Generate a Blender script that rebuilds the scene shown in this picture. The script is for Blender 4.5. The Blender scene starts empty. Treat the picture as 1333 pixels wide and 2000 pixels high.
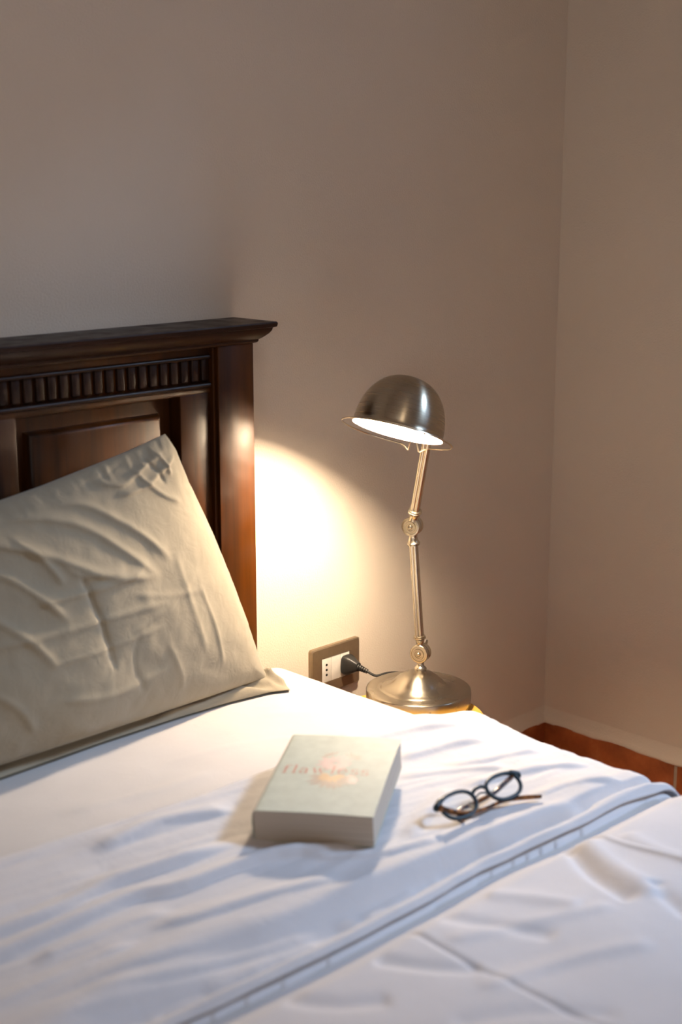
import bpy, bmesh, math, random
import numpy as np
from mathutils import Vector, Matrix

random.seed(7)
PI = math.pi
scene = bpy.context.scene
COL = scene.collection

# ------------------------------------------------------------------ camera
TILT = math.atan(650 / 2778)
CAM = Vector((0.0, -1.93, 1.40))
s_ = math.sqrt(.5); ct, st = math.cos(TILT), math.sin(TILT)
fwd = Vector((s_ * ct, s_ * ct, -st)); rgt = Vector((s_, -s_, 0)); upv = Vector((s_ * st, s_ * st, ct))
cam_d = bpy.data.cameras.new('camera'); cam = bpy.data.objects.new('camera', cam_d); COL.objects.link(cam)
cam.matrix_world = Matrix(((rgt.x, upv.x, -fwd.x, CAM.x), (rgt.y, upv.y, -fwd.y, CAM.y), (rgt.z, upv.z, -fwd.z, CAM.z), (0, 0, 0, 1)))
cam_d.sensor_fit = 'VERTICAL'; cam_d.sensor_height = 36.0; cam_d.lens = 50.0
cam_d.clip_start = 0.02
cam_d.dof.use_dof = True; cam_d.dof.focus_distance = 2.70; cam_d.dof.aperture_fstop = 3.2
scene.camera = cam

# ------------------------------------------------------------------ light, exposure
scene.view_settings.view_transform = 'Standard'
scene.view_settings.look = 'None'
scene.view_settings.gamma = 1.0
scene.view_settings.use_curve_mapping = False
scene.view_settings.exposure = 0.0
BULB = 1380.0                       # radiance of the lamp's bulb
WINDOW_W = 290.0                   # daylight entering the side window
OVERHEAD_FILL_W = 16.0                       # strength of the added warm fill overhead
world = bpy.data.worlds.new('world'); scene.world = world; world.use_nodes = True
world.node_tree.nodes['Background'].inputs[0].default_value = (0.45, 0.62, 1.0, 1)
world.node_tree.nodes['Background'].inputs[1].default_value = 1.6
WY0, WY1, WZ0, WZ1 = -2.25, -1.20, 1.40, 2.55      # window opening in the right wall
# daylight: the bright patch of sky above the roofs outside, slanting down through the window
SKY = Vector((4.7, -3.15, 4.25)); AIM = Vector((2.72, (WY0 + WY1) / 2 + .03, (WZ0 + WZ1) / 2 + .10))
ld = bpy.data.lights.new('sky_daylight', 'AREA'); ld.shape = 'RECTANGLE'; ld.size = .85; ld.size_y = .85
ld.energy = WINDOW_W; ld.color = (0.50, 0.70, 1.0)
lo = bpy.data.objects.new('sky_daylight', ld); COL.objects.link(lo)
lo.location = SKY; lo.rotation_euler = (AIM - SKY).to_track_quat('-Z', 'Y').to_euler()
cl = bpy.data.lights.new('overhead_fill', 'POINT'); cl.energy = OVERHEAD_FILL_W; cl.color = (1.0, 0.80, 0.60); cl.shadow_soft_size = 0.25  # unseen warm fill near the ceiling, added for ambient light on the walls
co = bpy.data.objects.new('overhead_fill', cl); COL.objects.link(co); co.location = (0.1, -2.5, 2.55)
fl = bpy.data.lights.new('rear_fill', 'POINT'); fl.energy = 36.0; fl.color = (0.90, 0.93, 1.0); fl.shadow_soft_size = 0.45  # added soft fill behind the camera to lift the walls; no floor lamp
fo = bpy.data.objects.new('rear_fill', fl); COL.objects.link(fo); fo.location = (-1.9, -3.1, 1.35)

# ------------------------------------------------------------------ materials
def new_mat(name):
    m = bpy.data.materials.new(name); m.use_nodes = True
    nt = m.node_tree; b = nt.nodes['Principled BSDF']
    return m, nt, b
def coords(nt, scale=(1, 1, 1), kind='Object', rot=(0, 0, 0)):
    tc = nt.nodes.new('ShaderNodeTexCoord'); mp = nt.nodes.new('ShaderNodeMapping')
    mp.inputs['Scale'].default_value = scale; mp.inputs['Rotation'].default_value = rot
    nt.links.new(tc.outputs[kind], mp.inputs[0]); return mp.outputs[0]
def noise(nt, vec, scale, detail=4, rough=.55, dist=0):
    n = nt.nodes.new('ShaderNodeTexNoise'); n.inputs['Scale'].default_value = scale
    n.inputs['Detail'].default_value = detail; n.inputs['Roughness'].default_value = rough
    n.inputs['Distortion'].default_value = dist
    nt.links.new(vec, n.inputs['Vector']); return n.outputs['Fac']
def ramp(nt, fac, stops):
    r = nt.nodes.new('ShaderNodeValToRGB'); e = r.color_ramp.elements
    while len(e) < len(stops): e.new(0.5)
    for k, (p, c) in enumerate(stops):
        e[k].position = p; e[k].color = (*c, 1) if len(c) == 3 else c
    nt.links.new(fac, r.inputs[0]); return r.outputs[0]
def bump(nt, b, fac, strength, dist=.001, prev=None):
    n = nt.nodes.new('ShaderNodeBump'); n.inputs['Strength'].default_value = strength; n.inputs['Distance'].default_value = dist
    nt.links.new(fac, n.inputs['Height'])
    if prev is not None: nt.links.new(prev, n.inputs['Normal'])
    nt.links.new(n.outputs[0], b.inputs['Normal']); return n.outputs[0]
def plain(name, col, rough=.5, metal=0, **kw):
    m, nt, b = new_mat(name)
    b.inputs['Base Color'].default_value = (*col, 1); b.inputs['Roughness'].default_value = rough; b.inputs['Metallic'].default_value = metal
    v = coords(nt); f = noise(nt, v, 60, 3)
    c = ramp(nt, f, [(0.3, tuple(x * .93 for x in col)), (0.7, tuple(min(1, x * 1.05) for x in col))])
    nt.links.new(c, b.inputs['Base Color'])
    for k, x in kw.items(): b.inputs[k.replace('_', ' ')].default_value = x
    return m
def plaster(name, col):
    m, nt, b = new_mat(name); v = coords(nt)
    f = noise(nt, v, 1.7, 5)
    c = ramp(nt, f, [(0.3, tuple(x * .95 for x in col)), (0.7, tuple(x * 1.03 for x in col))])
    nt.links.new(c, b.inputs['Base Color']); b.inputs['Roughness'].default_value = .75
    b.inputs['Specular IOR Level'].default_value = .25
    p = bump(nt, b, noise(nt, v, 6, 3), .25, .012)
    bump(nt, b, noise(nt, v, 260, 4, .65), .55, .002, p)
    return m
def wood(name, axis, dark, light, rough=.3, coat=.35, sc=1.0):
    m, nt, b = new_mat(name)
    s = [38, 38, 38]; s[axis] = 2.2
    v = coords(nt, tuple(x * sc for x in s))
    f = noise(nt, v, 1.0, 6, .6, .8)
    s2 = [5, 5, 5]; s2[axis] = .9
    g = noise(nt, coords(nt, tuple(s2)), 1.0, 2, .5, .8)
    mx = nt.nodes.new('ShaderNodeMath'); mx.operation = 'MULTIPLY_ADD'; mx.inputs[1].default_value = .45
    m2 = nt.nodes.new('ShaderNodeMath'); m2.operation = 'MULTIPLY'; m2.inputs[1].default_value = .55
    nt.links.new(g, m2.inputs[0]); nt.links.new(f, mx.inputs[0]); nt.links.new(m2.outputs[0], mx.inputs[2])
    c = ramp(nt, mx.outputs[0], [(0.30, dark), (0.50, tuple((a + d) / 2 for a, d in zip(dark, light))), (0.68, light)])
    nt.links.new(c, b.inputs['Base Color'])
    rr = ramp(nt, noise(nt, coords(nt), 25, 4), [(0.3, (rough * .8,) * 3), (0.7, (rough * 1.35,) * 3)])
    nt.links.new(rr, b.inputs['Roughness'])
    b.inputs['Specular IOR Level'].default_value = .22; b.inputs['Coat Weight'].default_value = coat; b.inputs['Coat Roughness'].default_value = .22
    bump(nt, b, f, .18, .0006)
    return m
def cloth(name, col, weave=900, dimple=.25, rough=.85, sheen=.2):
    m, nt, b = new_mat(name); v = coords(nt)
    f = noise(nt, v, 9, 5)
    c = ramp(nt, f, [(0.3, tuple(x * .965 for x in col)), (0.7, tuple(min(1, x * 1.02) for x in col))])
    nt.links.new(c, b.inputs['Base Color']); b.inputs['Roughness'].default_value = rough
    b.inputs['Specular IOR Level'].default_value = .2
    b.inputs['Sheen Weight'].default_value = sheen
    p = bump(nt, b, noise(nt, v, 35, 5, .6, .6), dimple, .004)
    bump(nt, b, noise(nt, v, weave, 2), .15, .0005, p)
    return m
def metal(name, col, rough, aniso=0.0, grain=(6, 6, 420)):
    m, nt, b = new_mat(name)
    b.inputs['Base Color'].default_value = (*col, 1); b.inputs['Metallic'].default_value = 1
    v = coords(nt, grain)
    f = noise(nt, v, 1.0, 3)
    rr = ramp(nt, f, [(0.3, (rough * .93,) * 3), (0.7, (rough * 1.08,) * 3)])
    nt.links.new(rr, b.inputs['Roughness'])
    c = ramp(nt, f, [(0.3, tuple(x * .97 for x in col)), (0.7, col)]); nt.links.new(c, b.inputs['Base Color'])
    if aniso:
        b.inputs['Anisotropic'].default_value = aniso; b.inputs['Anisotropic Rotation'].default_value = .25
        t = nt.nodes.new('ShaderNodeTangent'); t.direction_type = 'RADIAL'; t.axis = 'Z'
        nt.links.new(t.outputs[0], b.inputs['Tangent'])
    return m

M_WALL = plaster('wall_plaster', (.72, .65, .555))
M_CEIL = plaster('ceiling_paint', (.72, .68, .62))
M_WOODV = wood('mahogany_vertical', 2, (.0055, .0018, .0005), (.098, .028, .0012), .38, .04)
M_WOODH = wood('mahogany_horizontal', 0, (.006, .0022, .0012), (.024, .008, .003), .42, .08)
M_SHEET = cloth('white_cotton', (.53, .50, .475), dimple=.2)
M_BAND = cloth('white_cotton_top', (.59, .575, .585), dimple=.3)
M_DUVET = cloth('white_duvet_cotton', (.62, .60, .61), dimple=.25)
M_PILLOW = cloth('taupe_cotton', (.30, .255, .18), dimple=.35)
M_DOME = metal('brushed_nickel_shade', (.46, .40, .30), .28, .8)
M_NICKEL = plain('satin_nickel', (.68, .61, .48), .25, 1)
M_BASE = metal('brushed_nickel_base', (.56, .51, .42), .27, .6, (9, 9, 9))
M_ENAMEL = plain('white_enamel', (.92, .90, .86), .5)
M_PLATE = plain('bronze_plate', (.32, .25, .17), .38, .75)
M_MOD = plain('ivory_plastic', (.72, .70, .66), .35)
M_BLACK = plain('black_rubber', (.018, .018, .018), .45)
M_HOLE = plain('socket_hole', (.01, .01, .01), .8)
M_STOOL = wood('golden_pine', 0, (.55, .30, .05), (.78, .48, .10), .4, .2)
M_COVER = plain('cream_card_cover', (.48, .515, .44), .6, 0, Specular_IOR_Level=.3)
M_PAGES, nt, b = new_mat('paper_edges')
v = coords(nt, (2, 2, 900)); f = noise(nt, v, 1, 2)
nt.links.new(ramp(nt, f, [(0.3, (.42, .36, .29)), (0.7, (.58, .51, .43))]), b.inputs['Base Color']); b.inputs['Roughness'].default_value = .9
bump(nt, b, f, .3, .0004)
M_INK = plain('rose_ink', (.46, .23, .18), .5)
M_PET1 = plain('apricot_print', (.62, .42, .24), .5)
M_PET2 = plain('blush_print', (.58, .42, .38), .5)
M_PET3 = plain('dusty_print', (.44, .35, .28), .5)
M_FRAME = plain('dark_teal_acetate', (.008, .020, .027), .38, 0, Specular_IOR_Level=.3)
m, nt, b = new_mat('tortoise_acetate'); M_TORT = m
nt.links.new(ramp(nt, noise(nt, coords(nt), 90, 3), [(0.42, (.03, .010, .004)), (0.6, (.34, .13, .03))]), b.inputs['Base Color']); b.inputs['Roughness'].default_value = .15
m, nt, b = new_mat('lens_glass'); M_LENS = m
nt.nodes.remove(b)
tr = nt.nodes.new('ShaderNodeBsdfTransparent'); tr.inputs[0].default_value = (.93, .95, .96, 1)
gl = nt.nodes.new('ShaderNodeBsdfGlossy'); gl.inputs['Roughness'].default_value = .03
fr = nt.nodes.new('ShaderNodeFresnel'); fr.inputs[0].default_value = 1.22
mx = nt.nodes.new('ShaderNodeMixShader'); nt.links.new(fr.outputs[0], mx.inputs[0]); nt.links.new(tr.outputs[0], mx.inputs[1]); nt.links.new(gl.outputs[0], mx.inputs[2])
nt.links.new(mx.outputs[0], nt.nodes['Material Output'].inputs[0])
m, nt, b = new_mat('lit_bulb'); M_BULB = m
b.inputs['Base Color'].default_value = (1, .95, .85, 1)
b.inputs['Emission Color'].default_value = (1.0, .775, .54, 1); b.inputs['Emission Strength'].default_value = BULB
m, nt, b = new_mat('terracotta_tile'); M_TERRA = m
v = coords(nt); f = noise(nt, v, 14, 6, .65)
nt.links.new(ramp(nt, f, [(0.3, (.24, .060, .016)), (0.55, (.38, .105, .028)), (0.75, (.46, .17, .06))]), b.inputs['Base Color']); b.inputs['Roughness'].default_value = .55
bump(nt, b, noise(nt, v, 160, 4), .3, .001)
M_GROUT = plain('grout', (.40, .33, .25), .9)
m, nt, b = new_mat('terracotta_floor'); M_FLOOR = m
v = coords(nt); br = nt.nodes.new('ShaderNodeTexBrick'); br.offset = 0
br.inputs['Scale'].default_value = 1.0; br.inputs['Brick Width'].default_value = .33; br.inputs['Row Height'].default_value = .33
br.inputs['Mortar Size'].default_value = .006
br.inputs['Color1'].default_value = (.36, .10, .03, 1); br.inputs['Color2'].default_value = (.42, .14, .045, 1); br.inputs['Mortar'].default_value = (.35, .28, .2, 1)
nt.links.new(v, br.inputs['Vector']); nt.links.new(br.outputs[0], b.inputs['Base Color']); b.inputs['Roughness'].default_value = .45

# ------------------------------------------------------------------ mesh helpers
def finish(name, bm, mat, parent=None, smooth=True, angle=35, loc=None):
    me = bpy.data.meshes.new(name)
    bmesh.ops.recalc_face_normals(bm, faces=bm.faces)
    bm.to_mesh(me); bm.free()
    for m in (mat if isinstance(mat, (list, tuple)) else [mat]): me.materials.append(m)
    if smooth:
        me.shade_smooth()
        me.set_sharp_from_angle(angle=math.radians(angle))
    o = bpy.data.objects.new(name, me); COL.objects.link(o)
    if loc is not None: o.location = loc
    if parent: o.parent = parent
    return o
def add_box(bm, x0, x1, y0, y1, z0, z1, bev=0.0, seg=2, M=None):
    vs = [bm.verts.new((x, y, z)) for x in (x0, x1) for y in (y0, y1) for z in (z0, z1)]
    fs = [bm.faces.new([vs[i] for i in q]) for q in ((0, 1, 3, 2), (4, 6, 7, 5), (0, 4, 5, 1), (2, 3, 7, 6), (0, 2, 6, 4), (1, 5, 7, 3))]
    allv = list(vs)
    if bev > 0:
        es = list({e for f_ in fs for e in f_.edges})
        r = bmesh.ops.bevel(bm, geom=es, offset=bev, segments=seg, profile=.5, affect='EDGES')
        allv = list({v_ for f_ in r['faces'] for v_ in f_.verts})
    if M is not None:
        bmesh.ops.transform(bm, matrix=M, verts=[v_ for v_ in allv if v_.is_valid])
def add_lathe(bm, prof, n=48, M=None, close=False):
    """prof: list of (r, z); revolve about z"""
    rings = []
    for r, z in prof:
        if r < 1e-6: rings.append([bm.verts.new((0, 0, z))])
        else: rings.append([bm.verts.new((r * math.cos(2 * PI * k / n), r * math.sin(2 * PI * k / n), z)) for k in range(n)])
    for a, c in zip(rings[:-1], rings[1:]):
        if len(a) == 1 and len(c) == 1: continue
        for k in range(n):
            k2 = (k + 1) % n
            if len(a) == 1: bm.faces.new((a[0], c[k], c[k2]))
            elif len(c) == 1: bm.faces.new((a[k], a[k2], c[0]))
            else: bm.faces.new((a[k], a[k2], c[k2], c[k]))
    if M is not None: bmesh.ops.transform(bm, matrix=M, verts=[v_ for r in rings for v_ in r])
def add_tube(bm, pts, rad, n=10, closed=False, flat=1.0, upn=None, cap=True):
    """sweep along pts; rad number or list; flat scales the section along the binormal"""
    P = [Vector(p) for p in pts]; N = len(P)
    R = rad if isinstance(rad, (list, tuple)) else [rad] * N
    rings = []; prev = None
    for i in range(N):
        if closed: t = P[(i + 1) % N] - P[i - 1]
        else: t = P[min(i + 1, N - 1)] - P[max(i - 1, 0)]
        t.normalize()
        if upn is not None: a = Vector(upn)
        elif prev is None: a = Vector((0, 0, 1)) if abs(t.z) < .9 else Vector((1, 0, 0))
        else: a = prev
        a = (a - t * a.dot(t)).normalized(); prev = a; c = t.cross(a)
        rings.append([bm.verts.new(P[i] + (a * math.cos(2 * PI * k / n) + c * math.sin(2 * PI * k / n) * flat) * R[i]) for k in range(n)])
    for i in range(N if closed else N - 1):
        A, B = rings[i], rings[(i + 1) % N]
        for k in range(n): bm.faces.new((A[k], A[(k + 1) % n], B[(k + 1) % n], B[k]))
    if cap and not closed:
        bm.faces.new(rings[0][::-1]); bm.faces.new(rings[-1])
def axis_mat(origin, zdir, xhint=(1, 0, 0)):
    z = Vector(zdir).normalized(); x = Vector(xhint); x = (x - z * x.dot(z)).normalized(); y = z.cross(x)
    return Matrix(((x.x, y.x, z.x, origin[0]), (x.y, y.y, z.y, origin[1]), (x.z, y.z, z.z, origin[2]), (0, 0, 0, 1)))
def spline(pts, n):
    """Catmull-Rom through pts, n steps per span"""
    P = [Vector(p) for p in pts]; out = []
    for i in range(len(P) - 1):
        a, b_, c, d = P[max(i - 1, 0)], P[i], P[i + 1], P[min(i + 2, len(P) - 1)]
        for k in range(n):
            t = k / n
            out.append(.5 * ((2 * b_) + (c - a) * t + (2 * a - 5 * b_ + 4 * c - d) * t * t + (3 * b_ - a - 3 * c + d) * t ** 3))
    out.append(P[-1]); return out
def grid_mesh(name, X, Y, Z, mat, parent=None, close_u=False, thick=0.0, subsurf=0):
    """2-D numpy arrays to a smooth mesh"""
    nv, nu = X.shape
    co_ = np.stack([X, Y, Z], -1).reshape(-1, 3)
    faces = []
    for j in range(nv - 1):
        for i in range(nu - 1 + (1 if close_u else 0)):
            i2 = (i + 1) % nu
            faces.append((j * nu + i, j * nu + i2, (j + 1) * nu + i2, (j + 1) * nu + i))
    me = bpy.data.meshes.new(name); me.from_pydata(co_.tolist(), [], faces); me.update()
    me.materials.append(mat); me.shade_smooth()
    o = bpy.data.objects.new(name, me); COL.objects.link(o)
    if parent: o.parent = parent
    if thick:
        md = o.modifiers.new('thickness', 'SOLIDIFY'); md.thickness = thick; md.offset = -1
    return o
def thing(name, label, cat, loc=(0, 0, 0), group=None):
    o = bpy.data.objects.new(name, None); COL.objects.link(o); o.location = loc; o.empty_display_size = .05
    o['label'] = label; o['category'] = cat
    if group: o['group'] = group
    return o
def tag(o, label, cat, group=None):
    o['label'] = label; o['category'] = cat
    if group: o['group'] = group
    return o
def struct(name, bm, mat, **k):
    o = finish(name, bm, mat, **k); o['kind'] = 'structure'; return o
def local(o, root):
    """parts were built in world coordinates: keep them where they are under a moved root"""
    o.parent = root; o.matrix_parent_inverse = Matrix.Translation(-Vector(root.location)); return o

def vnoise(x, y, seed=0):
    """smooth value noise on numpy arrays, about -1..1"""
    xi = np.floor(x).astype(int); yi = np.floor(y).astype(int); xf = x - xi; yf = y - yi
    def h(a, b_):
        n = (a * 374761393 + b_ * 668265263 + seed * 1274126177) & 0x7fffffff
        n = ((n ^ (n >> 13)) * 1274126177) & 0x7fffffff
        return ((n ^ (n >> 16)) & 0xffff) / 32767.5 - 1
    sx = xf * xf * (3 - 2 * xf); sy = yf * yf * (3 - 2 * yf)
    return (h(xi, yi) * (1 - sx) + h(xi + 1, yi) * sx) * (1 - sy) + (h(xi, yi + 1) * (1 - sx) + h(xi + 1, yi + 1) * sx) * sy
def ridge(A, B, pts, h, w, w2=None, taper=.18):
    """height of a crease along a polyline; w on the + side, w2 on the other"""
    w2 = w2 or w
    pts = [tuple(p)[:2] for p in spline([(p[0], p[1], 0) for p in pts], 5)]
    seg = [math.dist(a, b_) for a, b_ in zip(pts[:-1], pts[1:])]; L = sum(seg); best = np.full(A.shape, 1e9); S = np.zeros(A.shape); sg = np.ones(A.shape); acc = 0
    for (a, b_), l in zip(zip(pts[:-1], pts[1:]), seg):
        if l < 1e-9: continue
        tx, ty = (b_[0] - a[0]) / l, (b_[1] - a[1]) / l
        t = np.clip((A - a[0]) * tx + (B - a[1]) * ty, 0, l)
        dx = A - a[0] - t * tx; dy = B - a[1] - t * ty; d = np.hypot(dx, dy)
        m_ = d < best; best = np.where(m_, d, best); S = np.where(m_, (acc + t) / L, S); sg = np.where(m_, np.sign(tx * dy - ty * dx), sg); acc += l
    f_ = np.clip(S / taper, 0, 1) * np.clip((1 - S) / taper, 0, 1); f_ = f_ * f_ * (3 - 2 * f_)
    ww = np.where(sg > 0, w, w2)
    return h * f_ * np.exp(-(best / ww) ** 2)

# ------------------------------------------------------------------ the room
XR, XL, YF, ZC = 2.62, -3.4, -5.6, 2.95
bm = bmesh.new(); add_box(bm, XL - .15, XR + .2, 0.0, .15, -.1, ZC + .1); struct('wall_back', bm, M_WALL, smooth=False)
bm = bmesh.new()
add_box(bm, XR, XR + .2, YF, WY0, -.1, ZC); add_box(bm, XR, XR + .2, WY1, 0, -.1, ZC)
add_box(bm, XR, XR + .2, WY0, WY1, -.1, WZ0); add_box(bm, XR, XR + .2, WY0, WY1, WZ1, ZC)
struct('wall_right', bm, M_WALL, smooth=False)
bm = bmesh.new(); add_box(bm, XL - .15, XL, YF, 0, -.1, ZC); struct('wall_left', bm, M_WALL, smooth=False)
bm = bmesh.new(); add_box(bm, XL - .15, XR + .2, YF - .15, YF, -.1, ZC + .1); struct('wall_front', bm, M_WALL, smooth=False)
bm = bmesh.new(); add_box(bm, XL, XR, YF, 0, -.1, 0); struct('floor', bm, M_FLOOR, smooth=False)
bm = bmesh.new(); add_box(bm, XL - .15, XR + .2, YF, 0, ZC, ZC + .1); struct('ceiling', bm, M_CEIL, smooth=False)
bm = bmesh.new()
for a in ((WY0, WY0 + .05, WZ0, WZ1), (WY1 - .05, WY1, WZ0, WZ1), (WY0 + .05, WY1 - .05, WZ0, WZ0 + .05), (WY0 + .05, WY1 - .05, WZ1 - .05, WZ1)):
    add_box(bm, XR + .05, XR + .1, a[0], a[1], a[2], a[3], .004)
struct('window_1', bm, M_WOODH)

# terracotta skirting tiles with the lumpy edge of plaster above them
BH = .137
def skirting(name, p0, p1, into, nseg, first):
    """tiles from p0 to p1 along the wall; into = direction to the room"""
    p0, p1, into = Vector(p0), Vector(p1), Vector(into); L = (p1 - p0).length; t = (p1 - p0).normalized()
    root = bpy.data.objects.new(name, None); COL.objects.link(root); root['kind'] = 'structure'
    x = 0; cuts = [0.0, first]
    while cuts[-1] < L: cuts.append(cuts[-1] + .355)
    cuts[-1] = L
    tb = bmesh.new()
    for a, c in zip(cuts[:-1], cuts[1:]):
        q = [p0 + t * (a + .004), p0 + t * (c - .004)]
        M = Matrix(((t.x, into.x, 0, q[0].x), (t.y, into.y, 0, q[0].y), (0, 0, 1, 0), (0, 0, 0, 1)))
        add_box(tb, 0, (q[1] - q[0]).length, 0, .011, 0, BH, .002, 2, M)
    o = finish('skirting_tiles', tb, M_TERRA, root)
    gb = bmesh.new()
    M = Matrix(((t.x, into.x, 0, p0.x), (t.y, into.y, 0, p0.y), (0, 0, 1, 0), (0, 0, 0, 1)))
    add_box(gb, 0, L, 0, .0085, 0, BH - .001, 0, 1, M); finish('grout', gb, M_GROUT, root, smooth=False)
    # plaster lip
    n = int(L / .006); prof = [(0.0, .034), (.003, .022), (.0075, .010), (.0115, .003), (.0118, -.001), (.0105, -.003), (.0, -.003)]
    S = np.linspace(0, L, n); X = np.zeros((len(prof), n)); Y = X.copy(); Z = X.copy()
    for j, (d_, h_) in enumerate(prof):
        wob = vnoise(S * 40, S * 0 + j * .3, 3) * .0018 + vnoise(S * 9, S * 0, 5) * .0022
        dd = d_ * (1 + .18 * vnoise(S * 14, S * 0 + 2, 8)) if j < 6 else d_
        X[j] = p0.x + t.x * S + into.x * dd; Y[j] = p0.y + t.y * S + into.y * dd; Z[j] = BH + h_ + wob * (1 if j > 0 else 0)
    grid_mesh('plaster_lip', X, Y, Z, M_WALL, root)
    return root
skirting('baseboard_back', (XR, 0, 0), (XL, 0, 0), (0, -1, 0), 0, .335)
skirting('baseboard_right', (XR, 0, 0), (XR, YF, 0), (-1, 0, 0), 0, .372)

# ------------------------------------------------------------------ bed frame
BXL, BXR = .190, 1.627
bed = thing('bed', 'dark mahogany bed frame whose panelled headboard stands against the beige wall', 'bed', ((BXL + BXR) / 2, -1.05, 0))
def bp(name, bm, mat, parent=None, **k):
    o = finish(name, bm, mat, **k)
    if parent is None: local(o, bed)
    else: o.parent = parent
    return o
ZT = 1.162
# frame: stiles and rails around three openings
stile, pw, gapw = .071, .317, .09
PX = [1.4746 - k * (pw + gapw) for k in range(3)]          # right edges of the openings
bm = bmesh.new()
FY = -.075
def fbox(x0, x1, z0, z1, y0=FY, y1=-.02, bev=.0025): add_box(bm, x0, x1, y0, y1, z0, z1, bev)
IX0, IX1 = .272, 1.5457
OT, OB = 1.046, .66
fbox(IX0, IX1, OT, 1.0585)
fbox(IX0, IX1, 1.108, 1.130)
fbox(IX0, IX1, 1.055, 1.112, y0=-.066)
fbox(IX0, IX1, .40, OB)
fbox(PX[0], IX1, OB - .002, OT + .002)
fbox(PX[1], PX[0] - pw, OB - .002, OT + .002); fbox(PX[2], PX[1] - pw, OB - .002, OT + .002); fbox(IX0, PX[2] - pw, OB - .002, OT + .002)
add_box(bm, IX0, IX1, -.046, -.022, OB - .01, OT + .01)
headboard = bp('headboard', bm, M_WOODV)
# ledge and bead above and below the dentil band
bm = bmesh.new()
for zc, r in ((1.0605, .0045), (1.1085, .0035)):
    add_tube(bm, [(IX0, -.0755, zc), (IX1 - .001, -.0755, zc)], r, 12)
bp('bead_moulding', bm, M_WOODH, headboard)
bm = bmesh.new()
x = 1.5327
while x > IX0 + .015:
    add_box(bm, x - .0073, x + .0073, -.0728, -.060, 1.067, 1.106, .0022, 2)
    x -= .0218
bp('dentil_moulding', bm, M_WOODH, headboard, angle=50)
# raised panels
for xr in PX:
    bm = bmesh.new()
    xl = xr - pw
    # border, bevel, field as nested rectangles
    lv = [(0.0, -.047), (.010, -.0475), (.0255, -.049), (.0285, -.058), (.0325, -.0625), (.0355, -.0635)]
    rects = []
    for off, y in lv:
        e = .0015
        rects.append([bm.verts.new(p) for p in ((xl + off + e, y, OB + off + e), (xr - off - e, y, OB + off + e), (xr - off - e, y, OT - off - e), (xl + off + e, y, OT - off - e))])
    for a, c in zip(rects[:-1], rects[1:]):
        for k in range(4): bm.faces.new((a[k], a[(k + 1) % 4], c[(k + 1) % 4], c[k]))
    bm.faces.new(rects[-1]); bm.faces.new([bm.verts.new((v_.co.x, -.040, v_.co.z)) for v_ in rects[0]])
    bp('raised_panel', bm, M_WOODV, headboard, angle=30)
# crown: rectangles stacked with growing overhang
prof = [(0.000, 1.1255), (.004, 1.1265), (.006, 1.1290), (.0062, 1.1320), (.009, 1.1335), (.013, 1.1365), (.019, 1.1420), (.0225, 1.1470), (.0240, 1.1520), (.0285, 1.1535), (.0295, 1.1560), (.0300, 1.1600), (.0285, 1.1622)]
bm = bmesh.new(); rects = []
for off, z in prof:
    rects.append([bm.verts.new(p) for p in ((BXL - off, -.09 - off, z), (BXR + off, -.09 - off, z), (BXR + off, -.006, z), (BXL - off, -.006, z))])
for a, c in zip(rects[:-1], rects[1:]):
    for k in range(4): bm.faces.new((a[k], a[(k + 1) % 4], c[(k + 1) % 4], c[k]))
bm.faces.new(rects[0][::-1]); bm.faces.new(rects[-1])
bp('crown_moulding', bm, M_WOODH, headboard, angle=28)
for x0, x1, gx in ((IX1, BXR, IX1 - .006), (BXL, IX0, IX0 + .002)):
    bm = bmesh.new(); add_box(bm, x0, x1, -.090, -.012, 0, 1.127, .003)
    add_box(bm, gx, gx + .008, -.083, -.03, .42, 1.126, .002)
    bp('headboard_post', bm, M_WOODV)
for y0 in (0, 1):
    xx = BXR - .012 if y0 else BXL - .012
    bm = bmesh.new(); add_box(bm, xx - .002, xx + .022, -2.06, -.085, .20, .34, .004); bp('side_rail', bm, M_WOODH)
bm = bmesh.new(); add_box(bm, BXL, BXR, -2.10, -2.06, .20, .38, .004); bp('foot_rail', bm, M_WOODH)
for xx in (BXL, BXR - .07):
    bm = bmesh.new(); add_box(bm, xx, xx + .07, -2.12, -2.05, 0, .40, .006); bp('foot_post', bm, M_WOODV)
bm = bmesh.new()
for k in range(12): add_box(bm, BXL + .005, BXR - .005, -.25 - k * .16, -.17 - k * .16, .262, .278)
bp('slats', bm, M_STOOL, smooth=False)

# ------------------------------------------------------------------ mattress and bedclothes
XE0, XE1 = .135, 1.672
bm = bmesh.new(); add_box(bm, XE0 + .006, XE1 - .006, -2.055, -.10, .280, .538, .035, 4)
tag(finish('mattress', bm, M_MOD), 'thick mattress under the white sheets, resting on the dark bed frame', 'mattress')
def drape_axis(a, c, r, drop_a, drop_c, n_top, dense=None):
    """parameter samples across a drape: returns positions and the fall below the top"""
    P, D = [], []
    if drop_a:
        for z in np.linspace(drop_a, 0, 10)[:-1]: P.append(a); D.append(r + z)
        for k in range(9): th = PI / 2 * k / 9; P.append(a + r * (1 - math.sin(th))); D.append(r * (1 - math.cos(PI / 2 - th)) if 0 else r * (1 - math.sin(th)) * 0 + r * (1 - math.sin(th)))
    top = np.linspace(a + (r if drop_a else 0), c - (r if drop_c else 0), n_top) if dense is None else dense
    for x_ in top: P.append(x_); D.append(0)
    if drop_c:
        for k in range(1, 13): th = PI / 2 * k / 12; P.append(c - r + r * math.sin(th)); D.append(r * (1 - math.cos(th)))
        for z in np.linspace(0, drop_c, 24)[1:]: P.append(c); D.append(r + z)
    return np.array(P), np.array(D)
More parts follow.
